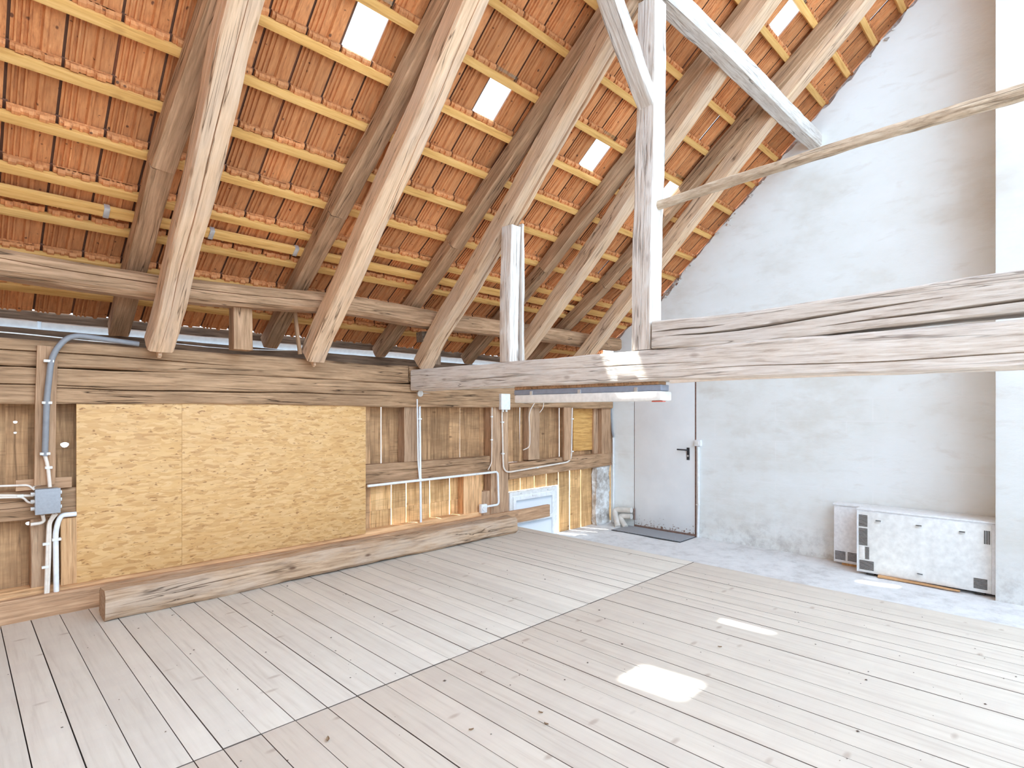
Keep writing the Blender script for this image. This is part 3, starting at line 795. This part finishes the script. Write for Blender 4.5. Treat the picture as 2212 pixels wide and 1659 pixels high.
# ------------------------------------------------------------------ TIMBER: wall frame
SF = 4.845        # inner face of the frame
def stud(px0, px1, z0, z1, label, mat='stud', depth=.12, y=SF, name='stud'):
    X0 = at(px0, 0, Y=y).x; X1 = at(px1, 0, Y=y).x
    return beam(name, ((X0+X1)/2, y+depth/2, z0), ((X0+X1)/2, y+depth/2, z1), depth, X1-X0, M[mat], label, 'post', chamf=.08, wob=.004, up=(0, 1, 0) if False else (1, 0, 0))
stud(1061, 1099, ZC, 1.41, 'full-height wall post between the two board bays, left of the window', depth=.125)
stud(874, 906, .835, 1.41, 'upper wall stud behind the white conduits, right of the strand board')
stud(66, 104, -.1, .64, 'lower wall stud under the grey junction box', y=SF+.01)
stud(1142, 1166, .74, 1.41, 'upper wall stud above the window', depth=.10, y=SF+.02)
stud(1300, 1322, .74, 1.41, 'orange-brown stud against the gable wall corner', 'kerb', depth=.10)
stud(1283, 1294, .74, 1.41, 'narrow grey stud just left of the gable corner stud', depth=.05, y=SF+.07)
stud(1219, 1233, .70, 1.41, 'slim orange-brown batten beside the bent conduit', 'kerb', depth=.03, y=SF-.035)
stud(1002, 1040, .18, .64, 'pale lower stud beside the white socket', 'honeylit', depth=.10, y=SF+.02)
stud(1040, 1062, .1, .42, 'short round stub post below the middle rail', depth=.08, y=SF+.02)
stud(-130, -95, -.1, .64, 'lower wall stud left of the picture')
X0 = at(40, 0, Y=SF).x
beam('rail', (-2.6, SF+.06, .745), (at(1058, 0, Y=SF).x, SF+.06, .735), .12, .19, M['stud2'] if 'stud2' in M else M['old'], 'middle wall rail running behind the strand board to the wall post', 'beam', chamf=.08, wob=.008, cracks=((0, .05, .45, .0, .1, .02, .004), (0, .8, .98, -.3, -.2, .015, .003)))
beam('rail', (at(1100, 0, Y=SF).x, SF+.06, .62), (at(1321, 0, Y=SF).x, SF+.06, .655), .12, .19, M['old'], 'thick wall rail between wall post and gable, above the window', 'beam', chamf=.1, wob=.012, cracks=((0, .1, .8, -.4, -.2, .015, .003),))
# sill timber at the wall foot
beam('sill', (-2.6, SF+.06, .11), (at(1040, 0, Y=SF).x, SF+.06, .125), .12, .14, M['honeylit'], 'bright sill timber at the foot of the board wall', 'beam', chamf=.08, wob=.005)
# yellow ply sheet in the upper right bay
o = MB().box((at(1238, 0, Y=4.95).x, 4.945, .80), (at(1284, 0, Y=4.95).x, 4.957, 1.40)).obj('ply_sheet', M['ply'], bevel=.001)
tag(o, 'yellowish plywood sheet closing the upper bay beside the gable corner', 'panel')
# strand board sheets
OY = 4.826
xa, xm, xb = at(165, 0, Y=OY).x, at(393, 0, Y=OY).x, at(790, 0, Y=OY).x
def sheet(x0, x1, z0, z1, label):
    me = MB().box((-(x1-x0)/2, 0, 0), ((x1-x0)/2, .015, z1-z0)).mesh('strand_board', bevel=.001)
    o = link('strand_board', me, M['osb'], loc=((x0+x1)/2, OY, z0)); tag(o, label, 'panel')
sheet(xa, xm-.0006, .175, 1.462, 'narrower left strand board sheet nailed beside the junction box')
sheet(xm+.0006, xb, .175, 1.455, 'wide right strand board sheet on the wall')
# kerb plank
beam('kerb_plank', (-2.6, KY+.02, .073), (at(1188, 0, Y=KY).x, KY+.02, .077), .04, .15, M['kerb'], 'long upright kerb plank along the edge of the wooden floor', 'board', chamf=.05, wob=.004, rough=.0015)
# floor log
beam('log', (.69, 4.47, .1), (4.45, 4.46, .095), .215, .195, M['log'], 'squared old timber log lying on the floor boards along the wall', 'log', chamf=.3, wob=.02, taper=(1.0, .88), rough=.006, step=.04,
     cracks=((3, .0, .9, -.1, .1, .02, .004), (0, .1, .3, -.3, -.4, .02, .004)))
# plank with the conduit
px0 = at(74, 0, Y=4.79).x; px1 = at(119, 0, Y=4.79).x
beam('nailed_plank', ((px0+px1)/2, 4.79, .87), ((px0+px1)/2+.012, 4.79, 1.785), .035, px1-px0, M['kerb'], 'upright plank nailed over the wall plates carrying the grey conduit', 'board', chamf=.05, wob=.003, up=(1, 0, 0), rough=.0015)
beam('nailed_plank', (px0-.09, 4.82, .875), (px1+.09, 4.82, .875), .03, .07, M['kerb'], 'short cross plank behind the foot of the conduit plank', 'board', chamf=.05, wob=.003, rough=.0015)
beam('leaning_board', (at(148, 0, Y=4.83).x, 4.83, .18), (at(148, 0, Y=4.83).x, 4.83, .63), .03, .085, M['honeylit'], 'narrow pale board standing left of the strand board below the rail', 'board', chamf=.05, wob=.003, up=(1, 0, 0), rough=.001)

# ------------------------------------------------------------------ DOOR
d1 = tag(empty('door_1', (GX, DY0, ZC)), kind='structure')
loc_to(MB().box((GX-.002, DY0+.012, ZC+.03), (GX+.04, DY1-.006, DZ1-.01)).obj('door_leaf', M['door'], bevel=.003), d1)
loc_to(MB().box((GX-.004, DY0-.008, ZC+.002), (GX+.05, DY0+.010, DZ1)).box((GX-.0, DY1-.004, ZC+.002), (GX+.05, DY1+.004, DZ1)).box((GX, DY0, DZ1-.008), (GX+.05, DY1, DZ1)).obj('door_frame', M['rust'], bevel=.001), d1)
loc_to(MB().box((GX-.006, DY0, ZC+.001), (GX+.05, DY1, ZC+.03)).obj('threshold', M['rust'], bevel=.003), d1)
hp = at(1487, 975, X=GX)
plate = loc_to(MB().box((GX-.010, hp.y-.020, hp.z-.115), (GX-.002, hp.y+.020, hp.z+.05)).obj('handle_plate', M['black'], bevel=.002), d1)
loc_to(MB().tube(arc([(GX-.008, hp.y, hp.z+.02), (GX-.055, hp.y, hp.z+.02), (GX-.055, hp.y+.135, hp.z+.022)], .02), .010, 8).obj('lever', M['black'], smooth=True), d1)
loc_to(MB().tube([(GX-.010, hp.y, hp.z-.06), (GX-.018, hp.y, hp.z-.06)], .013, 10).obj('lock_cylinder', M['steel']), d1)
loc_to(MB().tube([(GX-.014, DY1-.01, ZC+.10), (GX-.014, DY1-.01, ZC+.26)], .012, 8).obj('hinge', M['rust'], smooth=True), d1)

# doormat: top level thing on the concrete
mm = [at(1345, 1140, z=ZC), at(1503, 1163, z=ZC), at(1455, 1175, z=ZC), at(1300, 1146, z=ZC)]
mx0, mx1, my0, my1 = 6.50, 6.90, 3.50, 4.52
me = MB().box((-(mx1-mx0)/2, -(my1-my0)/2, 0), ((mx1-mx0)/2, (my1-my0)/2, .012)).mesh('doormat', bevel=.004)
dmat = empty('doormat', ((mx0+mx1)/2, (my0+my1)/2, ZC+.004)); tag(dmat, 'dark grey doormat lying on the concrete before the door', 'doormat')
me.materials.append(M['mat']); link('pile', me, None, dmat)
MB().box((-.215, -.525, -.001), (.215, .525, .005)).obj('rubber_edge', M['black'], dmat, bevel=.002)

# drain pipe elbows
pe = empty('drain_pipe', (6.78, 4.62, ZC)); tag(pe, 'two dusty white drain pipe elbows coming out of the wall by the door', 'pipe')
for pts in (((6.885, 4.462, -.06), (6.885, 4.76, -.08), (6.72, 4.58, ZC+.008)), ((6.885, 4.462, -.15), (6.885, 4.68, -.165), (6.78, 4.49, ZC+.008))):
    loc_to(MB().tube(arc(pts, .09, 7), .038, 16).obj('elbow', M['pipe'], smooth=True, angle=50), pe)

# ------------------------------------------------------------------ HEATERS
def slats(par, x, y0, y1, z0, z1, n, vert=False, name='vent_slot', d=.003):
    for k in range(n):
        f0, f1 = (k+.2)/n, (k+.75)/n
        if vert: b = ((x-d, y0+(y1-y0)*f0, z0), (x+.001, y0+(y1-y0)*f1, z1))
        else: b = ((x-d, y0, z0+(z1-z0)*f0), (x+.001, y1, z0+(z1-z0)*f1))
        loc_to(MB().box(*b).obj(name, M['slot']), par)
HX1 = 6.765
h1 = empty('storage_heater', (HX1, 1.2, ZC+.02)); tag(h1, 'white storage heater standing at the back against the wall', 'heater')
loc_to(MB().box((HX1, .475, ZC+.03), (GX-.012, 1.825, ZC+.64)).obj('body', M['white'], bevel=.006), h1)
loc_to(MB().box((HX1-.008, .475, ZC+.642), (GX-.008, 1.832, ZC+.662)).obj('top_lid', M['white'], bevel=.005), h1)
loc_to(MB().box((HX1-.006, 1.56, ZC+.04), (HX1-.001, 1.82, ZC+.625)).obj('end_panel', M['white'], bevel=.002), h1)
slats(h1, HX1-.006, 1.585, 1.69, ZC+.06, ZC+.155, 7); slats(h1, HX1-.006, 1.71, 1.81, ZC+.06, ZC+.155, 7)
loc_to(MB().box((HX1+.01, 1.60, ZC+.004), (GX-.05, 1.75, ZC+.029)).obj('wood_shim', M['boardlit'], bevel=.002), h1)
loc_to(MB().box((HX1+.01, .60, ZC+.004), (GX-.05, .75, ZC+.029)).obj('wood_shim', M['boardlit'], bevel=.002), h1)
HX2 = 6.53
h2 = empty('storage_heater', (HX2, 1.0, ZC+.02)); tag(h2, 'storage heater with bare galvanised back panel leaning in front of the white one', 'heater')
loc_to(MB().box((HX2, .475, ZC+.028), (HX1-.014, 1.549, ZC+.655)).obj('body', M['white'], bevel=.006), h2)
loc_to(MB().box((HX2-.010, .475, ZC+.656), (HX1-.014, 1.555, ZC+.672)).obj('top_lid', M['white'], bevel=.004), h2)
loc_to(MB().box((HX2-.005, .50, ZC+.04), (HX2-.0005, 1.535, ZC+.64)).obj('back_panel', M['galv'], bevel=.001), h2)
loc_to(MB().box((HX2-.009, .475, ZC+.03), (HX2-.001, .499, ZC+.65)).obj('edge_flange', M['white'], bevel=.001), h2)
loc_to(MB().box((HX2-.009, 1.536, ZC+.03), (HX2-.001, 1.549, ZC+.65)).obj('edge_flange', M['white'], bevel=.001), h2)
for (z0, z1, n) in ((.49, .61, 10), (.30, .475, 14)):
    slats(h2, HX2-.006, 1.455, 1.53, ZC+z0, ZC+z1, n)
slats(h2, HX2-.006, 1.44, 1.475, ZC+.165, ZC+.29, 10)
loc_to(MB().box((HX2-.010, 1.482, ZC+.165), (HX2-.0055, 1.525, ZC+.29)).obj('terminal_cover', M['offwhite'], bevel=.002), h2)
slats(h2, HX2-.006, 1.40, 1.525, ZC+.055, ZC+.15, 8)
slats(h2, HX2-.006, .53, .625, ZC+.06, ZC+.155, 8)
slats(h2, HX2-.006, .51, .555, ZC+.47, ZC+.59, 4, True)
for (py, pz) in ((1.36, .575), (1.03, .575), (.705, .565), (1.02, .115)):
    loc_to(MB().box((HX2-.022, py-.022, ZC+pz-.012), (HX2-.0055, py+.022, ZC+pz-.004)).box((HX2-.022, py-.022, ZC+pz-.022), (HX2-.018, py+.022, ZC+pz-.004)).obj('clip', M['steel'], bevel=.001), h2)
o = beam('wood_wedge', (HX2-.01, 1.36, ZC+.018), (HX2-.02, .72, ZC+.014), .05, .022, M['honeylit'], 'flat wooden wedge pushed under the galvanised heater', 'wedge', chamf=.2, wob=.006, rough=.002, taper=(1.1, .5))
for (a, b) in (((HX2+.02, .55), (HX2+.15, .62)), ((HX2+.02, 1.40), (HX2+.15, 1.47))):
    loc_to(MB().box((a[0], a[1], ZC+.004), (b[0], b[1], ZC+.0275)).obj('foot', M['slot']), h2)

# ------------------------------------------------------------------ LAMP under the tie beam
LY0, LY1 = 1.93, 3.32; LX = 3.40
lp = empty('fluorescent_lamp', (LX, (LY0+LY1)/2, 1.56)); tag(lp, 'long fluorescent lamp hanging under the tie beam', 'lamp')
loc_to(MB().box((LX-.05, LY0+.03, 1.535), (LX+.05, LY1, 1.562)).obj('mounting_board', M['old'], bevel=.003), lp)
loc_to(MB().box((LX-.055, LY0+.01, 1.492), (LX+.055, LY1-.0, 1.534)).obj('housing', M['housing'], bevel=.006), lp)
loc_to(MB().box((LX-.075, LY0, 1.425), (LX+.075, LY1-.02, 1.491)).obj('diffuser', M['lampwhite'], bevel=.014), lp)
for Y in (LY0+.2, (LY0+LY1)/2, LY1-.2):
    loc_to(MB().box((LX-.062, Y-.014, 1.485), (LX-.053, Y+.014, 1.52)).obj('clamp', M['steel'], bevel=.002), lp)
loc_to(MB().box((LX-.07, LY0-.012, 1.418), (LX-.03, LY0+.07, 1.4245)).obj('red_cap', M['red']), lp)
# conduit under the beam
e = MB().tube([(3.33, 1.86, 1.55)]+[(3.335, y, 1.553-.002*math.sin(y*3)) for y in np.arange(1.6, -4.0, -.3)], .013, 8).obj('beam_conduit', M['cable'], smooth=True)
tag(e, 'beige conduit pipe fixed below the tie beam, right of the lamp', 'conduit')

# ------------------------------------------------------------------ CONDUITS AND BOXES ON THE BOARD WALL
CY = 4.822
def tube_thing(name, pts, r, mat, label, cat='conduit', n=8, rad=.05, clips=()):
    e = empty(name, pts[0]); tag(e, label, cat)
    loc_to(MB().tube(arc(pts, rad), r, n).obj('tube', M[mat], smooth=True, angle=60), e)
    for c in clips:
        c = Vector(c); loc_to(MB().box(c-Vector((r+.008, r+.003, .008)), c+Vector((r+.008, r+.003, .008))).obj('clip', M['offwhite'], bevel=.002), e)
    return e
A = lambda px, py, y=CY: at(px, py, Y=y)
tube_thing('conduit', [A(906, 850), A(909, 1128)], .012, 'white', 'white vertical conduit pipe dropping from the round box to the sill', clips=[A(906, 905), A(907, 1035)])
tube_thing('conduit', [A(901, 862, 4.80), A(903, 1000, 4.80), A(907, 1040, 4.80)], .008, 'white', 'thin white cable run bowed beside the vertical conduit pipe', 'cable')
rb_ = empty('round_box', A(906, 852)); tag(rb_, 'small round white junction box under the tie beam end', 'junction box')
p = A(906, 850, 4.81); loc_to(MB().tube([p+Vector((0, .025, 0)), p+Vector((0, -.02, 0))], .034, 18).obj('lid', M['offwhite'], smooth=True), rb_)
tube_thing('conduit', [A(912, 850), A(1060, 838)], .009, 'white', 'white conduit running right from the round box under the beam')
tube_thing('conduit', [A(794, 1050, 4.80), A(1075, 1019, 4.80), A(1077, 1090, 4.80), A(1052, 1094, 4.80)], .013, 'white', 'white conduit along the middle rail turning down to the socket', rad=.04, clips=[A(1030, 1024, 4.80)])
so = empty('socket', A(1044, 1097)); tag(so, 'small white surface socket on the pale stud below the rail', 'socket')
p = A(1042, 1098, 4.83); loc_to(MB().box(p-Vector((.045, .035, .05)), p+Vector((.045, .01, .05))).obj('housing', M['white'], bevel=.008), so)
loc_to(MB().tube([p+Vector((.0, -.034, .0)), p+Vector((0, -.044, 0))], .028, 16).obj('flap', M['offwhite'], smooth=True), so)
tube_thing('conduit', [A(1084, 885), A(1087, 1022), A(1234, 997), A(1236, 870)], .011, 'cable', 'beige conduit bent in a wide loop around the bay above the window', rad=.12, clips=[A(1085, 912), A(1086, 980), A(1160, 1010), A(1236, 905), A(1236, 975)])
tube_thing('cable', [A(1063, 848), A(1062, 1000), A(1054, 1015)], .006, 'cable', 'thin grey cable down the left edge of the wall post', 'cable', clips=[A(1062, 900), A(1062, 950)])
wbx = empty('white_box', A(1088, 868)); tag(wbx, 'small white rectangular box on the wall plate above the post', 'junction box')
p = A(1088, 868, 4.80); loc_to(MB().box(p-Vector((.075, .04, .095)), p+Vector((.075, .01, .095))).obj('cover', M['white'], bevel=.008), wbx)
for dx in (-.03, .03): loc_to(MB().tube([p+Vector((dx, -.015, -.095)), p+Vector((dx, -.015, -.12))], .012, 8).obj('gland', M['offwhite']), wbx)
tube_thing('cable', [A(1156, 868, 4.78), A(1142, 892, 4.78), A(1145, 940, 4.78), A(1144, 966, 4.78), A(1130, 972, 4.78)], .006, 'cable', 'loose pale cable dangling over the boards above the window', 'cable', rad=.1)
tube_thing('cable', [A(1174, 866, 4.78), A(1174, 880, 4.78), A(1166, 891, 4.78)], .005, 'cable', 'short loose cable end below the lamp', 'cable', rad=.05)
# corner conduit on the gable wall edge
gp = lambda px, py, x=GX-.02: at(px, py, X=x)
tube_thing('conduit', [gp(1319, 872), gp(1322, 930), gp(1325, 945)], .015, 'conduit', 'dark grey upper conduit in the gable corner')
tube_thing('conduit', [gp(1325, 943), gp(1325, 1128)], .013, 'white', 'white lower conduit in the gable corner', clips=[gp(1325, 1000)])
tube_thing('conduit', [gp(1508, 965), gp(1509, 1090), gp(1507, 1160)], .016, 'white', 'white conduit right of the door down to the floor', clips=[gp(1508, 1090)])
sw = empty('light_switch', gp(1508, 957)); tag(sw, 'white light switch box right of the door', 'switch')
p = gp(1508, 957); loc_to(MB().box(p-Vector((.025, .045, .04)), p+Vector((.018, .045, .04))).obj('housing', M['white'], bevel=.006), sw)
loc_to(MB().box(p-Vector((.031, .02, .02)), p+Vector((-.0255, .02, .02))).obj('rocker', M['offwhite'], bevel=.002), sw)

# left: grey conduit bending over the plate, junction box and cables
tube_thing('conduit', [at(300, 743, Y=4.785), at(220, 732, Y=4.785), at(150, 722, Y=4.77), at(112, 765, Y=4.745), at(101, 860, Y=4.745), at(97, 985, Y=4.745)], .018, 'conduit', 'flexible grey conduit bending over the wall plate down the plank', rad=.09, n=12,
           clips=[at(105, 780, Y=4.75), at(101, 870, Y=4.75), at(97, 980, Y=4.75)])
tube_thing('cable', [at(97, 984, Y=4.745), at(103, 1005, Y=4.745), at(108, 1052, Y=4.745)], .011, 'cable', 'beige cable leaving the grey conduit into the junction box', 'cable', clips=[at(105, 1010, Y=4.748)])
jb = empty('junction_box', at(103, 1083, Y=4.78)); tag(jb, 'square grey junction box left of the strand board', 'junction box')
p0 = at(77, 1112, Y=4.72); p1 = at(130, 1055, Y=4.72)
loc_to(MB().box((p0.x, 4.735, p0.z), (p1.x, 4.835, p1.z)).obj('body', M['box'], bevel=.006), jb)
loc_to(MB().box((p0.x-.003, 4.72, p0.z-.003), (p1.x+.003, 4.734, p1.z+.003)).obj('lid', M['box'], bevel=.004), jb)
for k in range(3):
    z = p0.z+(.2+.3*k)*(p1.z-p0.z)
    loc_to(MB().tube([(p0.x, 4.78, z), (p0.x-.02, 4.78, z)], .012, 8).obj('gland', M['offwhite']), jb)
    loc_to(MB().tube([(p1.x, 4.78, z), (p1.x+.015, 4.78, z)], .012, 8).obj('gland', M['offwhite']), jb)
L = lambda px, py, y=4.80: at(px, py, Y=y)
tube_thing('cable', [L(-60, 1052), L(0, 1050), L(62, 1048), L(74, 1058)], .007, 'cable', 'upper pale cable entering the junction box from the left', 'cable')
tube_thing('cable', [L(-60, 1072), L(0, 1070), L(72, 1071)], .008, 'cable', 'middle pale cable entering the junction box from the left', 'cable', clips=[L(44, 1071)])
tube_thing('cable', [L(-60, 1077), L(0, 1075), L(50, 1074), L(60, 1085), L(72, 1087)], .007, 'cable', 'lowest pale cable entering the junction box from the left', 'cable', rad=.03)
tube_thing('cable', [L(90, 1044), L(88, 1047), L(76, 1048), L(70, 1056)], .006, 'cable', 'small cable loop above the junction box', 'cable', rad=.02)
tube_thing('cable', [L(92, 1112, 4.78), L(95, 1125), L(88, 1130), L(66, 1133)], .011, 'cable', 'pale cable curling left below the junction box', 'cable', rad=.04)
tube_thing('conduit', [L(116, 1110, 4.78), L(104, 1130), L(98, 1290)], .009, 'cable', 'left beige cable running down the lower stud', clips=[L(99, 1175), L(97, 1225)])
tube_thing('conduit', [L(122, 1110, 4.78), L(108, 1128), L(107, 1200), L(103, 1290)], .010, 'cable', 'right beige cable running down the lower stud')
tube_thing('conduit', [L(165, 1110), L(133, 1113), L(126, 1125), L(120, 1150), L(122, 1290)], .016, 'white', 'white pipe bending down beside the lower stud left of the strand board', rad=.06, clips=[L(122, 1165)])
# wire along the wall plate
tube_thing('wire', [at(-60, 712, Y=4.80), at(60, 722, Y=4.80), at(180, 735, Y=4.79), at(300, 745, Y=4.79)], .004, 'offwhite', 'thin wire lying along the top of the wall plate', 'wire', rad=.2)
tube_thing('wire', [at(340, 738, Y=4.88), at(470, 752, Y=4.88), at(560, 756, Y=4.88), at(640, 757, Y=4.88)], .003, 'offwhite', 'thin wire between first and second strut foot', 'wire', rad=.2)

# ------------------------------------------------------------------ crumbs and leaves on the boards
cr = MB()
for k in range(300):
    X = random.uniform(.1, 4.6); Y = random.uniform(.0, 4.3); s = random.uniform(.001, .0035)
    if random.random() < .1: s *= 1.8
    a = random.uniform(0, 6.3); c, q = math.cos(a)*s*random.uniform(1, 2.2), math.sin(a)*s*random.uniform(1, 2)
    cr.add([(X-c, Y-q, .0022), (X+q, Y-c, .0022), (X+c, Y+q, .0022), (X-q, Y+c, .0022), (X, Y, .0022+s*.7)], [(0, 1, 4), (1, 2, 4), (2, 3, 4), (3, 0, 4), (0, 3, 2, 1)])
o = cr.obj('floor_crumbs', M['crumb']); tag(o, 'dark crumbs and grit scattered over the floor boards', 'debris', kind='stuff')
for q, (px, py, lab) in enumerate(((708, 1598, 'dry leaf by the board joint at the bottom edge'), (1168, 1540, 'dry leaf on the boards below the bright patch'), (1180, 1565, 'tiny dry leaf at the bottom centre of the floor'), (1555, 1398, 'dry leaf right of the middle of the floor'), (1018, 1577, 'curled leaf scrap left of the bottom centre'))):
    p = at(px, py, z=.004); s = .011 if q else .018; a = random.uniform(0, 6)
    mb = MB(); vs = []
    for k in range(7):
        t_ = k/6*2-1; w = .4*(1-t_*t_)*s
        for sd in (-1, 0, 1):
            lx, ly = t_*s, sd*w
            vs.append((p.x+lx*math.cos(a)-ly*math.sin(a), p.y+lx*math.sin(a)+ly*math.cos(a), .004+.004*abs(sd)+.003*t_*t_))
    fs = [(k*3+j, k*3+j+1, k*3+j+4, k*3+j+3) for k in range(6) for j in range(2)]
    n0 = len(vs); vs += [(v[0], v[1], v[2]+.0008) for v in vs]; fs += [tuple(i+n0 for i in f[::-1]) for f in fs]
    o = mb.add(vs, fs).obj('dry_leaf', M['leaf'], smooth=True); tag(o, lab, 'leaf')
